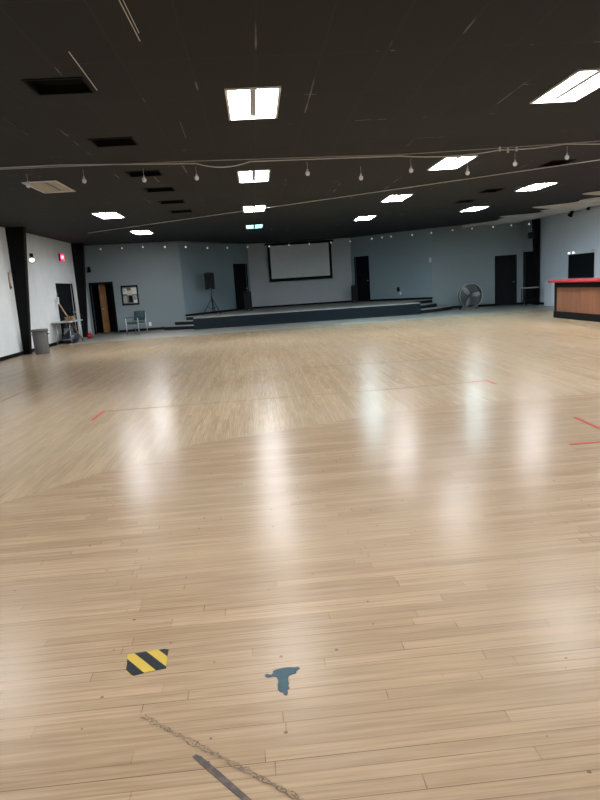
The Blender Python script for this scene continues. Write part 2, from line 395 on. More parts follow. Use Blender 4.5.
def sk(name, p, q, z=0.0, h=.1, m='black'):
    P, Q = Vector((*p, 0)), Vector((*q, 0)); d = (Q-P); Ln = d.length; d.normalize(); n = Vector((-d.y, d.x, 0))
    mid = (P+Q)/2 - n*.012
    return struct(name, MB().box((mid.x, mid.y, z+h/2), (Ln, .024, h), rz=math.atan2(d.y, d.x)), m)

# door openings measured on their walls
def span(px0, px1, pyb, P, Q):
    a = on_wall(px0, pyb, P, Q); b = on_wall(px1, pyb, P, Q); p0 = Vector((*P, 0))
    f = lambda v: math.hypot(v.x-P[0], v.y-P[1])
    return f(a), f(b)
PL, QL = (XL, YB), (XL, LW)
# left wall, running away from the viewer
d1 = (on_x(55.2,282,XL).y, on_x(71.0,282,XL).y)                            # y of the dark doorway in the left wall
wall('wall_left', PL, QL, 'white_wall', holes_=((d1[0]-YB, d1[1]-YB, 0, 2.03),))
PW = (XL, LW); W3len = math.hypot(A[0]-XL, A[1]-LW)
s0, s1 = span(93.5, 114.3, 310, PW, A)
wall('wall_back_left', PW, A, 'grey_wall', holes_=((s0, s1, 0, 2.02),))
sA0, sA1 = span(235.3, 248.0, 290, A, B)
wall('wall_stage_left', A, B, 'blue_wall', holes_=((sA0, sA1, SZ, SZ+2.14),))
wall('wall_stage_back', B, D_C, 'stage_wall')
sC0, sC1 = span(355.8, 369.3, 280, D_C, D_D)
wall('wall_stage_right', D_C, D_D, 'blue_wall', holes_=((sC0, sC1, SZ, SZ+2.14),))
sD0, sD1 = span(495.6, 515.8, 280, D_D, E_)
wall('wall_back_right', D_D, E_, 'grey_wall', holes_=((sD0, sD1, 0, 2.12),))
P5 = (XR, 25.5)
sE0, sE1 = .05, .80
wall('wall_alcove', E_, P5, 'grey_wall', holes_=((sE0, sE1, 0, 2.2),))
wall('wall_right', P5, (XR, YB), 'right_wall')
wall('wall_rear', (XR, YB), (XL, YB), 'plain')
# baseboards, in runs between the doors
sk('baseboard_left', (XL, YB), (XL, d1[0]-.02)); 
def along(P, Q, s):
    d = Vector((Q[0]-P[0], Q[1]-P[1])); d.normalize(); return (P[0]+d.x*s, P[1]+d.y*s)
sk('baseboard_back_left', along(PW, A, s1+.09), A)
sk('baseboard_stage_left', A, along(A, B, sA0), z=SZ, h=.09)
sk('baseboard_stage_back', B, D_C, z=SZ, h=.09)
sk('baseboard_stage_right', along(D_C, D_D, sC1), D_D, z=SZ, h=.09)
sk('baseboard_back_right', D_D, along(D_D, E_, sD0)); sk('baseboard_alcove', along(D_D, E_, sD1), E_)
sk('baseboard_right', P5, (XR, YB))

# tapered black frame columns against the side walls
def column(name, x, y, sgn, w0, w1, t, label, z1=H):
    mb = MB().prism_y([(x, 0), (x+sgn*w0, 0), (x+sgn*w1, z1), (x, z1)], y-t/2, y+t/2)
    return struct(name, mb, 'black', label)
column('pillar', XL, 18.25, 1, .17, .50, .2, 'tapered black column against the left wall behind the grey bin')
column('pillar', XL, 24.45, 1, .16, .44, .2, 'tapered black column left of the brown wooden door')
column('pillar', XR-.06, 25.5, -1, .12, .26, .2, 'tapered black column on the right side, beside the dark alcove doorway')

# stage
stage_poly = [(-2.5, 24.35), (6.55, 24.35), (6.55, 26.4), (D_D[0]-.02, D_D[1]-.02), (D_C[0]-.01, D_C[1]-.02), (B[0]+.01, B[1]-.02), (A[0]+.02, A[1]-.01), (-2.5, 25.9)]
st = thing('stage', 'low carpeted stage across the far end of the hall, under the projection screen', 'stage', (2.4, 27, 0)); st.location = (0,0,0)
build('stage_body', MB().prism(stage_poly, 0, SZ-.03), 'carpet', st)
build('stage_floor', MB().prism(stage_poly, SZ-.03, SZ), 'stage_top', st)
ls = thing('stage_steps', 'dark steps climbing to the stage at its left end, beside the grey-blue wall', 'steps')
def step(p, poly, z0, z1):
    build('step', MB().prism(poly, z0, z1-.025), 'carpet', p); t = build('tread', MB().prism(poly, z1-.025, z1), 'stage_top', p)
step(ls, [(-3.82,25.45), (-2.52,24.75), (-2.52,25.88), (-3.02,26.18), (-3.8,26.08)], 0, .155)
step(ls, [(-3.4,25.75), (-2.52,25.25), (-2.52,25.88), (-3.02,26.17), (-3.38,26.13)], .155, .31)
rs = thing('stage_steps', 'dark steps climbing to the stage at its right end, left of the drum fan', 'steps')
step(rs, [(6.57,24.75), (7.5,25.3), (8.4,26.2), (8.45,27.05), (7.92,27.24), (6.57,26.35)], 0, .155)
step(rs, [(6.57,25.3), (7.1,25.75), (7.85,26.5), (7.95,27.18), (7.92,27.22), (6.57,26.35)], .155, .31)

# ------------------------------------------------------------------ doors
def door(name, P, Q, s0, s1, z0, z1, label, fm='black', trim=.07, leaf='black_door', opened=None, hm='grey_metal', depth=.06):
    d = Vector((Q[0]-P[0], Q[1]-P[1], 0)); d.normalize(); a = math.atan2(d.y, d.x)
    o = along(P, Q, s0); r = sroot(name, label, (o[0], o[1], z0), a); w = s1-s0; h = z1-z0
    mb = MB()
    mb.box((-trim/2+.01, -.01, h/2), (trim, .05, h+trim)); mb.box((w+trim/2-.01, -.01, h/2), (trim, .05, h+trim)); mb.box((w/2, -.01, h+trim/2-.01), (w+2*trim-.02, .05, trim))
    build('door_frame', mb, fm, r)
    if opened is None:
        lf = build('door_leaf', MB().box((w/2, depth, h/2+.005), (w-.02, .045, h-.02), bev=.004), leaf, r)
        hb = MB().lathe([(.0,0),(.028,0),(.028,.012),(.012,.016),(.012,.05),(.03,.055),(.03,.085),(.0,.09)], (w-.09, depth-.022, 1.0), 14, Matrix.Rotation(PI/2, 3, 'X'))
        build('door_handle', hb, hm, lf, True)
    return r, w, h
# left wall runs towards +y with the room on its right hand
dr, w, h = door('door_1', PL, QL, d1[0]-YB, d1[1]-YB, 0, 2.03, 'black double door in the left wall behind the folding table', trim=.03)
build('door_jamb', MB().box((w+.06, -.03, 1.06), (.08, .06, 2.12), bev=.006), 'plain', dr)['label'] = 'white door jamb'
build('kick_plate', MB().box((w*.5, .035, .35), (w*.6, .006, .25)), 'grey_metal', dr)
dr2, w, h = door('door_2', PW, A, s0, s1, 0, 2.02, 'black framed doorway with the brown wooden door standing ajar', trim=.075, opened=1)
lf = build('door_leaf', MB().box((.16, 0, 1.0), (.32, .045, 1.98), bev=.004), 'door_wood', dr2)
lf.location = (w*.36, .16, .01); lf.rotation_euler = (0,0,math.radians(48)); lf['label'] = 'brown wooden door leaf'
build('door_handle', MB().lathe([(.0,0),(.03,0),(.012,.02),(.03,.05),(.0,.08)], (.06, -.022, 1.0), 12, Matrix.Rotation(PI/2, 3, 'X')), 'chrome', lf, True)
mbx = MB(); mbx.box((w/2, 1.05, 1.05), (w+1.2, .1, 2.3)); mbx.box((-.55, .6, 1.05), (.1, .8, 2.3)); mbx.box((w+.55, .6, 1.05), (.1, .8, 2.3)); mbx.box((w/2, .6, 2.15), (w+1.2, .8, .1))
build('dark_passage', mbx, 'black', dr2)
door('door_3', A, B, sA0, sA1, SZ, SZ+2.14, 'black door on the stage, left of the screen', trim=.03)
door('door_4', D_C, D_D, sC0, sC1, SZ, SZ+2.14, 'black door on the stage, right of the screen', trim=.03)
door('door_5', D_D, E_, sD0, sD1, 0, 2.12, 'black door in the back wall right of the drum fan', trim=.04)
dr6, w, h = door('door_6', E_, P5, sE0, sE1, 0, 2.2, 'black doorway in the alcove beside the right column', trim=.04)

# ------------------------------------------------------------------ ceiling fixtures
def make_troffer(lens):
    r = thing('ceiling_troffer', 'x', 'ceiling light')
    f = MB(); t = .028
    for sx in (-1, 1): f.box((sx*(TW/2-t/2), 0, -.006), (t, TL, .02))
    for sy in (-1, 1): f.box((0, sy*(TL/2-t/2), -.006), (TW-2*t, t, .02))
    build('frame', f, 'trof', r)
    b = MB().box((0, 0, .105), (TW, TL, .01))
    for sx in (-1, 1): b.box((sx*(TW/2-.004), 0, .05), (.008, TL, .10))
    for sy in (-1, 1): b.box((0, sy*(TL/2-.004), .05), (TW-.016, .008, .10))
    build('housing', b, 'trof', r)
    for sx in (-1, 1):
        l = MB()
        prof = [(-.115,.05),(-.10,.018),(-.06,.006),(0,.002),(.06,.006),(.10,.018),(.115,.05)]
        vs = [[l.bm.verts.new((sx*.152+x, y, z)) for x, z in prof] for y in (-TL/2+.075, TL/2-.035)]
        for i in range(len(prof)-1): l.bm.faces.new((vs[0][i], vs[0][i+1], vs[1][i+1], vs[1][i]))
        l.bm.faces.new((vs[0][0], *reversed(vs[0]))) if False else l.bm.faces.new(vs[0][::-1]); l.bm.faces.new(vs[1])
        l.bm.faces.new((vs[0][0], vs[1][0], vs[1][-1], vs[0][-1]))
        build('lens', l, lens, r)
    build('centre_channel', MB().box((0, .02, .03), (.075, TL-.12, .05), bev=.006), 'grey_metal', r)
    return r
protos = {}
for x, y, lens, label, grp in TROF:
    if lens not in protos:
        o = make_troffer(lens); protos[lens] = o; o.location = (x, y, H); o['label'] = label
    else: o = dup(protos[lens], label, (x, y, H))
    o['group'] = grp
for k, (a_, b_) in enumerate((((117,-4),(140,41)),((121,-4),(139,33)),((69,52),(97,90)),((1,116),(28,135)),((180,122),(186,138)))):  # thin pale slivers painted as highlights along the grid bars
    u, v = on_z(*a_, H-.004), on_z(*b_, H-.004); c_ = (u+v)/2
    struct('trim_%d' % (k+1), MB().box(c_, ((.006, .005, .007, .005, .006)[k], (v-u).length, .006), rz=math.atan2(-(v-u).x, (v-u).y)), 'cable' if k < 3 else 'dark_wire', 'pale sliver painted as light caught by a ceiling grid bar')
def make_vent(x, y, w, l, label, grp):
    r = thing('ceiling_vent', label, 'ceiling vent', (x, y, H), 0, grp)
    b = MB().box((0, 0, .29), (w, l, .02))
    for sx in (-1, 1): b.box((sx*(w/2-.005), 0, .14), (.01, l, .28))
    for sy in (-1, 1): b.box((0, sy*(l/2-.005), .14), (w-.02, .01, .28))
    build('duct', b, 'black', r)
    f = MB()
    for sx in (-1, 1): f.box((sx*(w/2-.012), 0, -.004), (.024, l, .012))
    for sy in (-1, 1): f.box((0, sy*(l/2-.012), -.004), (w-.048, .024, .012))
    build('frame', f, 'black', r)
    n = 5; s = MB()
    for k in range(n): s.box((0, -l/2+(k+.5)*l/n, .10), (w-.03, .07, .006), Matrix.Rotation(math.radians(-38), 3, 'X'))
    build('louvres', s, 'black', r)
for k, (x, y, w, l, lab) in enumerate(VENT): make_vent(x, y, w, l, lab, 'dark vents in a row left of the middle lights' if k < 6 else 'dark vents on the bar side')

# ------------------------------------------------------------------ string lights
bulb_me = bpy.data.meshes.new('bulb'); b = MB().lathe([(.0,-.078),(.018,-.075),(.032,-.063),(.040,-.042),(.040,-.028),(.033,-.010),(.020,.002),(.015,.010),(.0,.011)], seg=14); b.bm.to_mesh(bulb_me); b.bm.free(); bulb_me.materials.append(MT['bulb'])
for p in bulb_me.polygons: p.use_smooth = True
lit_me = bulb_me.copy(); lit_me.materials.clear(); lit_me.materials.append(MT['bulb_lit'])
fil_me = bpy.data.meshes.new('filament'); b = MB().lathe([(.0,-.05),(.009,-.045),(.009,-.03),(.004,.0),(.0,.005)], seg=8); b.bm.to_mesh(fil_me); b.bm.free(); fil_me.materials.append(MT['paper'])
soc_me = bpy.data.meshes.new('socket'); b = MB().lathe([(.0,.0),(.017,.0),(.017,.032),(.010,.04),(.0035,.045),(.0035,.16),(.0,.16)], seg=10); b.bm.to_mesh(soc_me); b.bm.free(); soc_me.materials.append(MT['steel'])
def add_bulb(root, p, sc=1.0, lit=False):
    o = bpy.data.objects.new('bulb', lit_me if lit else bulb_me); C.objects.link(o); o.parent = root; o.location = p; o.scale = (sc,)*3
    s = bpy.data.objects.new('socket', soc_me); C.objects.link(s); s.parent = o
    return o
# string across the hall
YS = 10.25
sl = thing('string_light', 'string of clear bulbs on a white cable strung across the hall under the black ceiling', 'string light')
fb = [(28,186),(84,181.5),(144,180.5),(196.5,178.5),(307.5,174),(361,178.5),(411,171),(467.5,173.5),(515,164.5),(567,158)]
for px, py in fb: add_bulb(sl, on_y(px, py-2.6, YS), .9)
def cable_pts(anchor, sag):
    pts = []
    for (a, b), sg in zip(zip(anchor, anchor[1:]), sag):
        for k in range(8):
            t = k/8; p = a.lerp(b, t); p.z -= sg*4*t*(1-t); pts.append(p)
    pts.append(anchor[-1]); return pts
an = [on_y(px, py, YS) for px, py in ((-150,168),(60,165),(196,163.5),(250,161.5),(400,156),(500,150),(565,144),(760,132))]
for p in an: p.z = min(p.z, H-.01)
build('cable', MB().tube(cable_pts(an, [0,.0,.07,.0,.05,.02,.06,.0]), .009, 6), 'cable', sl, True)
an2 = [on_y(px, py-1.5, YS+.03) for px, py in ((-150,166),(196,162.5),(400,156),(500,149.5),(760,131.5))]
for p in an2: p.z = min(p.z, H-.008)
build('messenger_wire', MB().tube(an2, .007, 6), 'steel', sl, True)
for px, py in ((500,149),(508,150.5),(516.5,149)):
    p = on_y(px, py, YS); build('cable_clip', MB().box(p, (.03,.03,.07), bev=.006), 'cable', sl)
# long steel cable slanting over the hall
q0, q1 = on_z(88, 233, H-.045), on_z(640, 154, H-.045)
tag(build('steel_cable', MB().tube([q0, q0.lerp(q1, .5)-Vector((0,0,.01)), q1], .010, 6), 'cable', None, True), 'bare pale cable slanting across the ceiling beyond the bulb string', 'cable')
# string along the walls of the far end
def inset(P, Q, d):
    v = Vector((Q[0]-P[0], Q[1]-P[1])); v.normalize(); n = Vector((v.y, -v.x)); return (P[0]+n.x*d, P[1]+n.y*d), (Q[0]+n.x*d, Q[1]+n.y*d)
IN = .46
segs = [((PW, A), [(100,245.7),(121.7,247.5),(142.7,247.5),(164.7,247.5)]), ((A, B), [(185.6,247.5),(207.4,248.5),(227.2,248.3),(247.5,247.3)]),
        ((B, D_C), [(269,245.5),(288.8,243.8),(309.3,243.5),(330.7,241.8),(350,240)]), ((D_C, D_D), [(371.7,238),(381.7,235.8),(391,236.5),(412,235.5),(431.3,233.4)]),
        ((D_D, E_), [(452.5,229.8),(472,226.6),(493,224.4),(511.3,221),(529,218.8)])]
pl = thing('string_light', 'long string of small clear bulbs following the walls of the far end above the stage', 'string light')
wp = []
for (P, Q), pts in segs:
    a, b = inset(P, Q, IN)
    for px, py in pts:
        p = on_wall(px, py-1.2, a, b); p.z = min(p.z, H-.17); add_bulb(pl, p, .85, True); wp.append(p + Vector((0,0,.165)))
build('cable', MB().tube(wp, .008, 5), 'black_gloss', pl, True)

# ------------------------------------------------------------------ stage: screen, speakers
sc = thing('projection_screen', 'pulled-down grey projection screen with black borders on the stage back wall', 'screen', (0,0,0))
ys_ = 30.2
c0, c1, c2, c3 = [on_y(px, py, ys_) for px, py in ((267.3,245),(331.2,241),(332.3,277.6),(269.2,281.8))]
x0, x1 = (c0.x+c3.x)/2, (c1.x+c2.x)/2; z1, z0 = (c0.z+c1.z)/2, (c2.z+c3.z)/2
sc.location = ((x0+x1)/2, ys_, z0); W, Hh = x1-x0, z1-z0
build('fabric', MB().box((0, 0, Hh/2), (W-.2, .008, Hh-.1)), 'screen', sc)
bd = MB(); bw = .12
for sx in (-1, 1): bd.box((sx*(W/2-bw/2), 0, Hh/2), (bw, .012, Hh))
bd.box((0, 0, bw/2), (W-2*bw, .012, bw)); bd.box((0, 0, Hh-bw/4), (W-2*bw, .012, bw/2))
build('border', bd, 'black', sc)
build('bottom_bar', MB().tube([(-W/2, -.012, .0), (W/2, -.012, .0)], .022, 8), 'black_gloss', sc, True)
build('roller_case', MB().box((0, .0, Hh+.015), (W+.25, .10, .09), bev=.02), 'black', sc)
br = MB()
for sx in (-1, 1): br.box((sx*W*.4, .10, Hh+.02), (.05, .12, .05))
build('wall_bracket', br, 'black', sc)

pb = on_wall(213, 311, *inset(A, B, .6)); 
sp = thing('speaker_stand', 'black tripod speaker stand on the stage floor, left of the stage door', 'speaker stand', (pb.x, pb.y, SZ))
def dist(y): return y/FPX
zt = 1.05
build('pole', MB().tube([(0,0,.12),(0,0,.75)], .022, 10).tube([(0,0,.70),(0,0,zt)], .016, 10), 'black_gloss', sp, True)
build('collar', MB().lathe([(0,.68),(.034,.68),(.034,.76),(0,.76)], seg=12), 'black_gloss', sp, True)
for k in range(3):
    a = math.radians(200+120*k); lg = build('leg', MB().tube([(0.02*math.cos(a),.02*math.sin(a),.66),(.44*math.cos(a),.44*math.sin(a),.02)], .015, 8), 'black_gloss', sp, True)
    build('rubber_foot', MB().lathe([(0,0),(.022,0),(.022,.04),(0,.05)], (.45*math.cos(a), .45*math.sin(a), 0), 10), 'black', lg, True)
    build('brace', MB().tube([(0,0,.22),(.24*math.cos(a),.24*math.sin(a),.33)], .01, 6), 'black_gloss', sp, True)
def speaker(name, label, loc, rz, w, d, h, woof=1):
    r = thing(name, label, 'speaker', loc, rz)
    build('cabinet', MB().prism([(-w/2,-d/2),(w/2,-d/2),(w*.36,d/2),(-w*.36,d/2)], 0, h), 'black_gloss', r)
    build('grille', MB().box((0,-d/2-.008,h*.5), (w*.9,.016,h*.92), bev=.006), 'grille', r)
    g = MB().tube([(-.1,0,h),(-.1,0,h+.03),(.1,0,h+.03),(.1,0,h)], .011, 8); build('handle', g, 'black', r, True)
    build('badge', MB().box((0,-d/2-.018,h*.06), (.06,.004,.02)), 'grey_metal', r)
    return r
speaker('speaker', 'black loudspeaker on the tripod stand on the stage', (pb.x-.06, pb.y, SZ+zt), math.radians(12), .42, .36, .70)
p = on_z(250.5, 310.0, SZ)
speaker('floor_speaker', 'tall black speaker standing on the stage floor against the left stage door', (p.x-.1, p.y-.25, SZ), math.radians(10), .34, .36, .86)
p = on_z(354.0, 302.3, SZ)
speaker('floor_speaker', 'tall black speaker standing on the stage floor against the right stage door', (p.x, p.y-.35, SZ), math.radians(-14), .30, .32, .82)

# ------------------------------------------------------------------ wall plates
def plate(name, label, cat, p, rz, w, h, m, kind):
    r = thing(name, label, cat, p, rz)
    build('cover_plate', MB().box((0,-.004,0), (w,.008,h), bev=.002), m, r)
    if kind == 'outlet':
        for s in (-1, 1): build('socket', MB().box((0,-.01,s*h*.22), (w*.5,.006,h*.27), bev=.002), 'trof' if m == 'outlet' else 'black_gloss', r)
    else: build('toggle', MB().box((0,-.014,0), (w*.2,.02,h*.2), bev=.002), 'grey_metal', r)
    return r
def wa(P, Q): return math.atan2(Q[1]-P[1], Q[0]-P[0])
p = on_wall(150.2, 324, PW, A); plate('wall_outlet', 'white outlet plate low on the wall right of the armchair', 'outlet', p, wa(PW, A), .11, .16, 'outlet', 'outlet')
p = on_wall(398.3, 289.4, D_C, D_D); plate('wall_outlet', 'black outlet box on the right stage wall above a white one', 'outlet', p, wa(D_C, D_D), .15, .20, 'black', 'outlet')
p = on_wall(400.5, 293.2, D_C, D_D); plate('wall_outlet', 'small white outlet plate under the black box on the right stage wall', 'outlet', p, wa(D_C, D_D), .10, .13, 'outlet', 'outlet')
p = on_wall(430.2, 260, D_C, D_D); plate('light_switch', 'white switch plate high on the right stage wall by its outer corner', 'switch', p, wa(D_C, D_D), .11, .2, 'outlet', 'switch')

# ------------------------------------------------------------------ left side
p = on_wall(130, 295.3, PW, A)
nb = thing('notice_board', 'black framed notice board with papers, on the wall above the armchair', 'notice board', p, wa(PW, A))
w, h = .68, .80
fr = MB()
for s in (-1, 1): fr.box((s*(w/2-.03),-.02,0), (.06,.04,h)); fr.box((0,-.02,s*(h/2-.03)), (w-.12,.04,.06))
build('frame', fr, 'black', nb); build('backing', MB().box((0,-.006,0), (w-.1,.012,h-.1)), 'can', nb)
for (x, z, a, b, m_) in ((-.19,.17,.16,.22,'paper'),(.17,.17,.22,.27,'paper'),(-.01,.10,.20,.18,'paper_tan'),(-.20,-.16,.16,.28,'paper_grey'),(.02,-.15,.15,.26,'black'),(.19,-.08,.18,.15,'paper_grey'),(.20,-.25,.15,.13,'paper'),(-.21,.19,.07,.11,'paper_grey'),(0,.05,.16,.07,'paper')):
    y = -.016-.003*random.random()-(.004 if a < .1 else 0)
    build('paper', MB().box((x,y,z), (a,.003,b)), m_, nb)

# armchair
def make_chair(loc, rz):
    r = thing('armchair', 'teal vinyl armchair with chrome legs under the notice board', 'chair', loc, rz)
    build('seat', MB().box((0,0,.44), (.50,.48,.09), bev=.03), 'teal', r, True)
    build('backrest', MB().box((0,.25,.70), (.50,.07,.36), Matrix.Rotation(math.radians(-8), 3, 'X'), bev=.03), 'teal', r, True)
    for s in (-1, 1):
        build('front_leg', MB().tube([(s*.28,-.24,0),(s*.28,-.24,.63)], .016, 8), 'chrome', r, True)
        build('rear_leg', MB().tube([(s*.28,.29,0),(s*.28,.24,.45),(s*.27,.29,.84)], .016, 8), 'chrome', r, True)
        ar = build('armrest', MB().box((s*.28,-.02,.645), (.05,.50,.03), bev=.01), 'teal', r)
        build('side_rail', MB().tube([(s*.28,-.24,.41),(s*.28,.25,.41)], .013, 6), 'chrome', r, True)
    return r
pc = on_z(135.3, 334.6, 0)
make_chair((pc.x+.04, min(pc.y+.2, 25.2), 0), math.radians(-27))

# grey bin
pc = on_z(41.5, 354.5)
bn = thing('trash_can', 'grey round plastic trash can at the foot of the near left column', 'trash can', (pc.x-.05, pc.y+.25, 0))
rr = .222
build('barrel', MB().lathe([(0,0),(rr*.84,0),(rr*.86,.03),(rr*.97,.62),(rr*.97,.66),(rr*.90,.66),(rr*.80,.06),(0,.05)], seg=28), 'can', bn, True)
build('rim', MB().lathe([(rr*.95,.63),(rr*1.06,.63),(rr*1.07,.69),(rr*1.0,.70),(rr*.95,.69)], seg=28), 'can', bn, True)
for s in (-1, 1): build('handle', MB().box((s*rr*1.06, 0, .56), (.05,.12,.03), bev=.01), 'can', bn)

# folding table
a, b_ = on_z(57, 345), on_z(82, 338.5)
ft = thing('folding_table', 'grey folding table standing in front of the black double door', 'table', (-6.46, 21.55, 0), 0)
tw, tl, th = .62, 1.5, .76
build('tabletop', MB().box((0,0,th-.02), (tw,tl,.04), bev=.012), 'table', ft)
for s in (-1, 1):
    for sx in (-1, 1): build('leg', MB().tube([(sx*.24, s*.60, 0), (sx*.20, s*.54, th-.04)], .016, 8), 'grey_metal', ft, True)
    build('crossbar', MB().tube([(-.24*.9, s*.59, .16), (.24*.9, s*.59, .16)], .012, 6), 'grey_metal', ft, True)
    build('brace', MB().tube([(0, s*.56, .35), (0, s*.2, th-.05)], .011, 6), 'grey_metal', ft, True)
bx = thing('cardboard_box', 'small open tan cardboard box on the folding table', 'box', (-6.40, 21.7, th))
w_, d_, h_ = .26, .34, .11
bb = MB().box((0,0,.006), (w_,d_,.012))
for s in (-1, 1): bb.box((s*(w_/2-.004),0,h_/2), (.008,d_,h_)); bb.box((0,s*(d_/2-.004),h_/2), (w_-.016,.008,h_))
build('box_body', bb, 'card', bx)
for s in (-1, 1): build('flap', MB().box((0, s*(d_/2+.06), h_+.01), (w_-.02,.13,.006), Matrix.Rotation(math.radians(s*18), 3, 'X')), 'card', bx)
# bag under the table
def blob(seed, rx, ry, rz_, n=18, m_=10, amp=.16):
    random.seed(seed); mb = MB(); rings = []
    for j in range(m_+1):
        t = j/m_; ring = []
        for i in range(n):
            an_ = 2*PI*i/n; k = 1 + amp*(math.sin(3*an_+seed+4*t)+math.sin(5*an_-2*seed+7*t))*.5 + random.uniform(-.04,.04)
            pr = math.sin(PI*(.12+.88*t)**.8) if t < 1 else .05
            ring.append(mb.bm.verts.new((rx*k*max(pr,.05)*math.cos(an_), ry*k*max(pr,.05)*math.sin(an_), rz_*t*(1+.1*math.sin(2*an_+seed)))))
        rings.append(ring)
    for A_, B2 in zip(rings, rings[1:]):
        for i in range(n): mb.bm.faces.new((A_[i], A_[(i+1)%n], B2[(i+1)%n], B2[i]))
    mb.bm.faces.new(rings[0][::-1]); mb.bm.faces.new(rings[-1]); 
    for v in mb.bm.verts: v.co.z = max(v.co.z, 0)
    return mb
g = thing('bin_bag', 'full dark blue plastic bag on the floor under the folding table', 'bag', (-6.42, 21.6, 0))
build('sack', blob(3, .26, .40, .46), 'blue_bag', g, True)
build('knot', MB().lathe([(0,.42),(.03,.42),(.02,.47),(.05,.53),(0,.54)], seg=10), 'blue_bag', g, True)
# push broom leaning on the left wall
bt, bb_ = Vector((-6.74, 20.95, 1.45)), Vector((-5.85, 22.0, .02))
bt = on_x(58.6, 303, XL+.10); bb_ = Vector((-6.27, 22.42, 0))
bo = thing('push_broom', 'long wooden broom leaning head up in front of the black double door', 'broom', bb_); bo.location = (bb_.x, bb_.y, 0)
rel = bt - Vector((bb_.x, bb_.y, 0)); dirn = rel.normalized()
build('handle', MB().tube([dirn*.02, rel], .024, 10), 'broom_wood', bo, True)
hd = MB().box(rel+dirn*.03, (.05,.11,.13), bev=.01); build('head', hd, 'paper', bo)
bri = MB().box(rel+dirn*.03+Vector((0,-.0,.10)), (.06,.12,.14), bev=.015); build('bristles', bri, 'paper', bo)
# red bag on the floor by the second column
pc = on_z(90.3, 338.0)
g = thing('red_bag', 'crumpled red bag on the floor between the far left column and the brown door', 'bag', (pc.x, pc.y, 0))
build('sack', blob(8, .11, .10, .19), 'red_cloth', g, True)
build('strap', MB().tube([(-.05,0,.15),(-.03,-.01,.24),(.03,-.01,.24),(.05,0,.15)], .008, 6), 'red_cloth', g, True)

# exit sign
p = on_x(61.3, 257.5, XL+.04)
ex = thing('exit_sign', 'glowing red exit sign high on the left wall above the double door', 'sign', p, PI/2)
build('housing', MB().box((0,0,0), (.40,.06,.26), bev=.012), 'black_gloss', ex)
build('lit_face', MB().box((0,-.033,0), (.37,.01,.23)), 'exit_red', ex)
tx = bpy.data.curves.new('lettering', 'FONT'); tx.body = 'EXIT'; tx.size = .16; tx.align_x = 'CENTER'; tx.align_y = 'CENTER'; tx.extrude = .003
to = bpy.data.objects.new('lettering_curve', tx); C.objects.link(to)
bpy.context.view_layer.update()
tm = bpy.data.meshes.new_from_object(to.evaluated_get(bpy.context.evaluated_depsgraph_get())); bpy.data.objects.remove(to)
tm.materials.clear(); tm.materials.append(MT['exit_letter'])
lo = bpy.data.objects.new('lettering', tm); C.objects.link(lo); lo.parent = ex; lo.location = (0,-.042,0); lo.rotation_euler = (PI/2,0,0)

# wall spotlights on the columns
def spot(name, label, loc, rz, tilt, face):
    r = thing(name, label, 'wall lamp', loc, rz)
    build('mount', MB().box((0,.03,.10), (.10,.06,.14), bev=.01), 'black', r)
    build('arm', MB().tube([(0,0,.10),(0,-.10,.10),(0,-.14,.02)], .014, 8), 'black', r, True)
    R = Matrix.Rotation(tilt, 3, 'X')
    c = Vector((0,-.16,0))
    hd = MB().lathe([(0,.14),(.045,.13),(.055,.05),(.085,-.08),(.08,-.08),(.045,.03),(0,.05)], c, 20, R); build('shade', hd, 'black', r, True)
    bl = MB().lathe([(0,-.085),(.04,-.08),(.068,-.055),(.072,-.04),(0,-.03)], c, 20, R); build('lamp', bl, face, r, True)
    return r
spot('wall_spotlight', 'black spotlight with a glowing white lamp on the near left column', on_y(31.8, 259.5, 18.0), math.radians(19), math.radians(-58), 'spot_lit')
p = on_wall(89.5, 270.5, PW, A)
spot('wall_spotlight', 'unlit black cone lamp on the wall above and left of the brown door', (p.x, p.y, p.z), wa(PW, A), math.radians(0), 'black')
p = on_x(530.5, 235.5, XR-.62)
r = thing('column_speaker', 'small black speaker box on the side of the right column', 'speaker', (p.x, 25.0, p.z), 0)
build('cabinet', MB().box((0,0,0), (.20,.20,.26), bev=.015), 'black_gloss', r); build('bracket', MB().box((.17,.05,0), (.16,.05,.05)), 'black', r)
build('grille', MB().box((0,-.104,0), (.17,.01,.23)), 'grille', r)
# narrow sign on the near part of the left wall
p = on_x(9.2, 281, XL)
sg = thing('wall_plaque', 'narrow brown wooden plaque hanging on the white wall left of the near column', 'plaque', p, PI/2)
build('back_strip', MB().box((0,-.012,0), (.10,.02,.46), bev=.006), 'broom_wood', sg)
build('pale_scale', MB().box((0,-.025,.06), (.045,.006,.26)), 'paper_tan', sg); build('bottom_knob', MB().lathe([(0,0),(.025,.0),(.025,.02),(0,.022)], (0,-.022,-.17), 10, Matrix.Rotation(PI/2,3,'X')), 'black', sg)

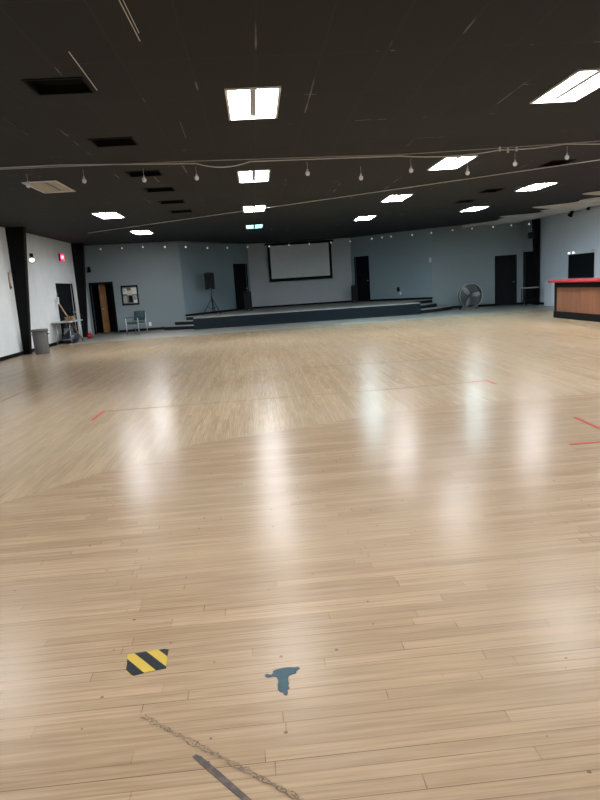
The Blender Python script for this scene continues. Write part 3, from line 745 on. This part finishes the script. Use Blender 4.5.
# ------------------------------------------------------------------ drum fan
pf = on_z(470, 309.2); 
fn = thing('drum_fan', 'big round floor fan in a wire cage before the back wall, right of the stage', 'fan', (pf.x, pf.y, 0), math.radians(5))
R_, hz, dp = .50, .56, .24
def ring(r, y, n=36): return [(r*math.cos(2*PI*k/n), y, hz+r*math.sin(2*PI*k/n)) for k in range(n)]
build('drum', MB().tube(ring(R_, -dp/2), .018, 8, True).tube(ring(R_, dp/2), .018, 8, True), 'grey_metal', fn, True)
shell = MB(); a1, a2 = [[shell.bm.verts.new(q) for q in ring(R_-.005, y)] for y in (-dp/2, dp/2)]
for k in range(36): shell.bm.faces.new((a1[k], a1[(k+1)%36], a2[(k+1)%36], a2[k]))
build('shell', shell, 'can', fn, True)
for y in (-dp/2-.01, dp/2+.01):
    gm = MB()
    for r in (.08,.14,.20,.26,.32,.38,.44): gm.tube(ring(r, y, 30), .007, 4, True)
    for k in range(28):
        an_ = 2*PI*k/28; gm.tube([(.06*math.cos(an_), y, hz+.06*math.sin(an_)), (R_*math.cos(an_), y, hz+R_*math.sin(an_))], .007, 4)
    build('wire_guard', gm, 'dark_wire', fn)
hub = MB().lathe([(0,-.09),(.06,-.085),(.075,-.05),(.075,.08),(.05,.10),(0,.10)], (0,0,hz), 18, Matrix.Rotation(PI/2,3,'X')); build('motor', hub, 'can', fn, True)
for k in range(3):
    an_ = math.radians(130+120*k); bl = MB(); N_ = 7; rows_ = []
    for i in range(N_+1):
        t = i/N_; r = .06+.39*t; wdt = .06+.13*math.sin(PI*min(1,t*.75+.1)); tw_ = math.radians(38-18*t); rw = []
        for s in (-1, -.33, .33, 1):
            u = s*wdt*.5; q = Vector((r, u*math.sin(tw_), u*math.cos(tw_))); q = Matrix.Rotation(-an_, 3, 'Y') @ q; rw.append(bl.bm.verts.new(q + Vector((0,-.02,hz))))
        rows_.append(rw)
    for A_, B2 in zip(rows_, rows_[1:]):
        for i in range(3): bl.bm.faces.new((A_[i], A_[i+1], B2[i+1], B2[i]))
    bo2 = build('blade', bl, 'white_box', fn, True); md = bo2.modifiers.new('thickness', 'SOLIDIFY'); md.thickness = .004
for s in (-1, 1):
    build('leg', MB().tube([(s*.34,-.16,.02),(s*.30,0,.10),(s*.30,.0,.17)], .018, 8).tube([(s*.30,0,.10),(s*.34,.20,.02)], .018, 8), 'grey_metal', fn, True)
    build('wheel', MB().lathe([(0,-.02),(.05,-.02),(.06,-.012),(.06,.012),(.05,.02),(0,.02)], (s*.36,.20,.06), 16, Matrix.Rotation(PI/2,3,'Y')), 'black_gloss', fn, True)
build('crossbar', MB().tube([(-.34,-.16,.02),(.34,-.16,.02)], .016, 8), 'grey_metal', fn, True)

# ------------------------------------------------------------------ right side
# bar
bar = thing('bar_counter', 'bar counter with brown wood panel, black trim and bright red top', 'bar', (8.9, 18.1, 0))
Y1, Y0, X0, X1, ZT = 18.1, 12.6, 8.98, 9.55, 1.12
def rb(mb, x0, x1, y0, y1, z0, z1, bev=0): return mb.box(((x0+x1)/2-8.9, (y0+y1)/2-18.1, (z0+z1)/2), (x1-x0, y1-y0, z1-z0), bev=bev)
build('carcass', rb(MB(), X0+.02, X1, Y0, Y1-.02, .0, ZT-.07), 'black', bar)
for k in range(4):
    yb = Y1-.14-(k+1)*1.3
    build('wood_panel', rb(MB(), X0-.004, X0+.02, yb+.006, yb+1.3, .20, .90), 'wood', bar)
build('top_rail', rb(MB(), X0-.012, X0+.02, Y0, Y1, .90, ZT-.07, .004), 'black', bar)
build('plinth', rb(MB(), X0-.03, X0+.02, Y0, Y1+.01, 0, .20, .004), 'black', bar)
build('corner_post', rb(MB(), X0-.012, X0+.1, Y1-.13, Y1+.004, .20, .90, .004), 'black', bar)
build('end_panel', rb(MB(), X0+.1, X1, Y1-.02, Y1, .0, ZT-.07), 'black', bar)
build('countertop', rb(MB(), X0-.17, X1+.14, Y0-.1, Y1+.12, ZT-.07, ZT, .02), 'red_top', bar)
# low white cabinet near the right wall
p = on_z(545, 305.3)
cb = thing('low_cabinet', 'low white cabinet behind the bar, beside the right wall', 'cabinet', (11.79, 23.95, 0))
build('body', MB().box((0,0,.48), (.40,.6,.96)), 'white_box', cb); build('cabinet_top', MB().box((0,-.0,.975), (.41,.64,.03), bev=.006), 'white_box', cb)
for s in (-1, 1):
    dd = build('door', MB().box((s*.1,-.31,.48), (.19,.02,.86), bev=.004), 'white_box', cb); build('knob', MB().lathe([(0,0),(.012,0),(.016,.02),(0,.025)], (s*.04,-.32,.6), 10, Matrix.Rotation(PI/2,3,'X')), 'grey_metal', dd, True)
# framed black panel on the right wall (serving window)
pa, pbq = on_x(569.0, 254.5, XR), on_x(595.8, 252.5, XR)
ya, yb = pa.y, pbq.y; zt_ = (pa.z+pbq.z)/2; zb_ = 1.05
wn = sroot('window_1', 'black serving window with pale frame in the right wall behind the bar', (XR, (ya+yb)/2, 0))
wl = ya-yb
build('pane', MB().box((-.012, 0, (zb_+zt_)/2), (.02, wl, zt_-zb_)), 'black_door', wn)
f_ = MB()
for s in (-1, 1): f_.box((-.025, s*(wl/2+.04), (zb_+zt_)/2), (.05, .08, zt_-zb_+.12))
f_.box((-.025, 0, zt_+.03), (.05, wl, .06)); f_.box((-.05, 0, zb_-.03), (.1, wl, .06))
build('window_frame', f_, 'white_box', wn)
for k, (dy, lb) in enumerate(((wl*.40,'small lit white lamp at the top corner of the serving window, nearest the column'),(wl*.22,'small lit white lamp at the top of the serving window, second from the column'),(-wl*.42,'small lit white lamp at the top corner of the serving window, farthest from the column'))):
    r = thing('picture_lamp', lb, 'lamp', (XR-.05, (ya+yb)/2+dy, zt_+.06), 0, 'lamps over the serving window')
    build('mount', MB().box((0.02,0,.03), (.06,.05,.05), bev=.008), 'white_box', r); build('lamp', MB().lathe([(0,-.04),(.02,-.035),(.033,-.015),(.026,.02),(0,.026)], (-.06,0,.01), 14), 'spot_lit' if k < 2 else 'trof', r, True)
# small table in the alcove
p = on_z(530.5, 304.2)
tb = thing('side_table', 'small high table with grey top in front of the dark alcove doorway', 'table', (11.38, 25.1, 0))
build('tabletop', MB().box((0,0,.74), (.58,.5,.035), bev=.008), 'table', tb)
for sx in (-1, 1):
    for sy in (-1, 1): build('leg', MB().tube([(sx*.25,sy*.21,0),(sx*.25,sy*.21,.72)], .018, 8), 'black', tb, True)
build('shelf', MB().box((0,0,.22), (.5,.42,.02)), 'black', tb)

# sagging pale cloth along the top of the right-hand walls
def lerp2(a, b, t): return (a[0]+(b[0]-a[0])*t, a[1]+(b[1]-a[1])*t)
path = [along(D_D, E_, 1.3), along(D_D, E_, 3.3), (11.45, 25.6), (11.75, 24.6), (XR-.03, 22.8), (XR-.03, 18.0), (XR-.03, 12.0)]
pts = []
for a_, b_ in zip(path, path[1:]):
    n = max(2, int(math.hypot(b_[0]-a_[0], b_[1]-a_[1])/.16))
    pts += [lerp2(a_, b_, k/n) for k in range(n)]
pts.append(path[-1])
mb = MB(); rows_ = []; tot = len(pts)
for i, q in enumerate(pts):
    t_ = Vector(pts[min(i+1,tot-1)]) - Vector(pts[max(i-1,0)]); t_.normalize(); n_ = Vector((t_.y, -t_.x))
    s = i*.16; wdt = (.3 + 1.35*min(1, i/12.0)) * (1.0 + .3*math.sin(s*1.9)+.18*math.sin(s*4.3+1)); rw = []
    for j in range(7):
        u = j/6; z = H - .02 - .06*(1-u)**1.5*(.75+.3*math.sin(s*1.3)) - .07*math.sin(PI*u)*(.6+.5*math.sin(s*1.7+2)) - .02*math.sin(s*6+3*u)*(1-u*u)
        rw.append(mb.bm.verts.new((q[0]+n_.x*(.02+wdt*u), q[1]+n_.y*(.02+wdt*u), min(z, H-.012))))
    rows_.append(rw)
for A_, B2 in zip(rows_, rows_[1:]):
    for j in range(6): mb.bm.faces.new((A_[j], A_[j+1], B2[j+1], B2[j]))
o = build('ceiling_drape', mb, 'drape', None, True); tag(o, 'pale sagging cloth strip tacked along the ceiling edge above the right walls', 'drape')
md = o.modifiers.new('thickness', 'SOLIDIFY'); md.thickness = .006
# stage spotlights hung below the drape
def hang(px, py, x, sc_, label):
    p = on_x(px, py, x)
    r = thing('hanging_spotlight', label, 'spotlight', (p.x, p.y, p.z), 0, 'dark spotlights hanging along the right wall')
    build('hanger', MB().tube([(0,0,.05),(0,0,H-.02-p.z)], .012, 6), 'black', r, True)
    build('yoke', MB().tube([(0,-.07*sc_,-.02),(0,-.07*sc_,.06),(0,.07*sc_,.06),(0,.07*sc_,-.02)], .008, 6), 'black', r, True)
    build('lamp_can', MB().lathe([(0,.08*sc_),(.04*sc_,.07*sc_),(.05*sc_,.02*sc_),(.075*sc_,-.10*sc_),(.065*sc_,-.10*sc_),(0,-.04*sc_)], (0,0,-.02), 14, Matrix.Rotation(math.radians(35),3,'Y')), 'black', r, True)
    return r
hang(556.5, 208.5, XR-.3, .75, 'small dark spotlight hanging by the right wall, nearest the black column')
hang(571.5, 212.5, XR-.3, 1.2, 'largest dark spotlight cluster hanging by the right wall above the serving window')
hang(589, 207, XR-.3, .75, 'small dark spotlight hanging by the right wall, farthest from the black column')

# ------------------------------------------------------------------ marks on the floor
def flat(name, poly, m_, z=.0025, th=.0015):
    c = sum((Vector((q[0], q[1], 0)) for q in poly), Vector())/len(poly)
    return build(name, MB().prism([(q[0], q[1]) for q in poly], z-th, z), m_, None, loc=(c.x, c.y, 0))
fp = lambda pts: [on_z(px, py) for px, py in pts]
hz_ = flat('hazard_tape', fp([(127.5,654.8),(150,651.5),(165,649.2),(168.8,650),(167.5,656),(166.3,668.6),(150,672),(133.7,676),(125.5,672.5),(127,665)]), 'hazard'); tag(hz_, 'short patch of yellow and black striped tape stuck on the wooden floor', 'tape')
cr = lambda l: [(100+x/2.727, 620+y/2.727) for x, y in l]
bp_ = flat('blue_paint_patch', fp(cr([(449,151),(456,148),(466,151),(472,146),(471,141),(480,137),(496,133),(503,131),(518,130),(531,131),(540,128),(545,133),(536,138),(534,146),(522,149),(514,153),(513,165),(516,174),(513,180),(517,187),(511,191),(513,200),(509,207),(503,205),(500,198),(491,197),(485,190),(484,178),(487,168),(482,157),(473,154),(463,157),(453,157)])), 'tape_blue'); tag(bp_, 'ragged blue-grey paint patch on the floor right of the striped tape', 'paint patch')
gt = flat('grey_tape_strip', fp(cr([(252,374),(262,368),(276,373),(330,418),(414,492),(404,503),(384,490),(340,452),(286,404)])), 'tape_grey'); tag(gt, 'worn grey tape strip on the floor at the bottom edge, below the chain-like trail', 'tape')
# chain-like glue trail: two wandering crusty lines with cross flakes
ch = thing('glue_trail', 'long chain-like trail of dried glue running to the bottom edge of the photo', 'glue trail')
a0, a1_ = on_z(142.5, 716.5), on_z(303, 801); dv = (a1_-a0); Ln = dv.length; dv.normalize(); nv = Vector((-dv.y, dv.x, 0))
random.seed(5)
for s in (-1, 1):
    mb = MB(); up_, dn_ = [], []; n = 90
    for i in range(n+1):
        t = i/n; off = s*(.0062+.002*math.sin(i*.23)) + .0034*math.sin(i*.8+s*1.6+1.3*math.sin(i*.31)) + random.uniform(-.0028,.0028); wd = max(.0002, .0012+random.uniform(-.0014,.0020))
        c = a0 + dv*(Ln*t) + nv*off
        up_.append(mb.bm.verts.new(c+nv*wd+Vector((0,0,.0022)))); dn_.append(mb.bm.verts.new(c-nv*wd+Vector((0,0,.0022))))
    for i in range(n): mb.bm.faces.new((dn_[i], dn_[i+1], up_[i+1], up_[i]))
    build('glue_line', mb, 'residue', ch)
mb = MB()
for i in range(80):
    t = random.random(); c = a0 + dv*(Ln*t) + nv*random.uniform(-.006,.006); r_ = random.uniform(.0022,.005); k = random.randint(5,7)
    mb.bm.faces.new([mb.bm.verts.new(c + Vector((r_*random.uniform(.5,1.2)*math.cos(2*PI*q/k), r_*random.uniform(.5,1.2)*math.sin(2*PI*q/k), .0026))) for q in range(k)])
build('flakes', mb, 'residue', ch)['kind'] = 'stuff'
def line(name, pts, w, m_, label, cat, group=None):
    P = [on_z(*q) for q in pts]; poly_a, poly_b = [], []
    for i, p in enumerate(P):
        t_ = (P[min(i+1,len(P)-1)] - P[max(i-1,0)]).normalized(); n_ = Vector((-t_.y, t_.x, 0)); poly_a.append(p+n_*w/2); poly_b.append(p-n_*w/2)
    o = flat(name, poly_a + poly_b[::-1], m_); return tag(o, label, cat, group)
line('red_tape_mark', [(92,420.5),(104,411)], .038, 'tape_red', 'short red tape mark on the floor at the left end of the dark seam', 'tape', 'red tape marks on the floor')
line('red_tape_mark', [(470,382.2),(487,380.4),(496,384)], .035, 'tape_red', 'bent thin red tape mark on the floor at the right end of the dark seam', 'tape', 'red tape marks on the floor')
line('red_tape_mark', [(575,417.3),(603,430)], .034, 'tape_red', 'slanting red tape mark on the floor at the right edge, upper of two', 'tape', 'red tape marks on the floor')
line('red_tape_mark', [(570,444.6),(603,441.8)], .034, 'tape_red', 'level red tape mark on the floor at the right edge, lower of two', 'tape', 'red tape marks on the floor')
line('floor_seam', [(104,411.2),(190,405),(300,395.8),(400,388.4),(470,382.4)], .013, 'crack', 'dark seam across the floor between the two farther red marks', 'seam')
line('floor_seam', [(-20,411),(30,388.6),(65,372.5),(100,357)], .013, 'crack', 'dark seam running along the floor by the left wall', 'seam')
line('floor_seam', [(250,371.6),(300,368),(380,362.8),(450,358.4)], .010, 'crack', 'faint dark seam across the far part of the floor', 'seam')

# ------------------------------------------------------------------ world and view
w_ = bpy.data.worlds.new('world'); bpy.context.scene.world = w_; w_.use_nodes = True
w_.node_tree.nodes['Background'].inputs['Color'].default_value = (.02,.02,.022,1)
S = bpy.context.scene
S.view_settings.view_transform = 'Standard'; S.view_settings.look = 'None'; S.view_settings.gamma = 1; S.view_settings.use_curve_mapping = False
S.view_settings.exposure = 0.0
S.cycles.use_denoising = True; S.cycles.max_bounces = 8; S.cycles.diffuse_bounces = 5; S.cycles.caustics_reflective = False; S.cycles.caustics_refractive = False
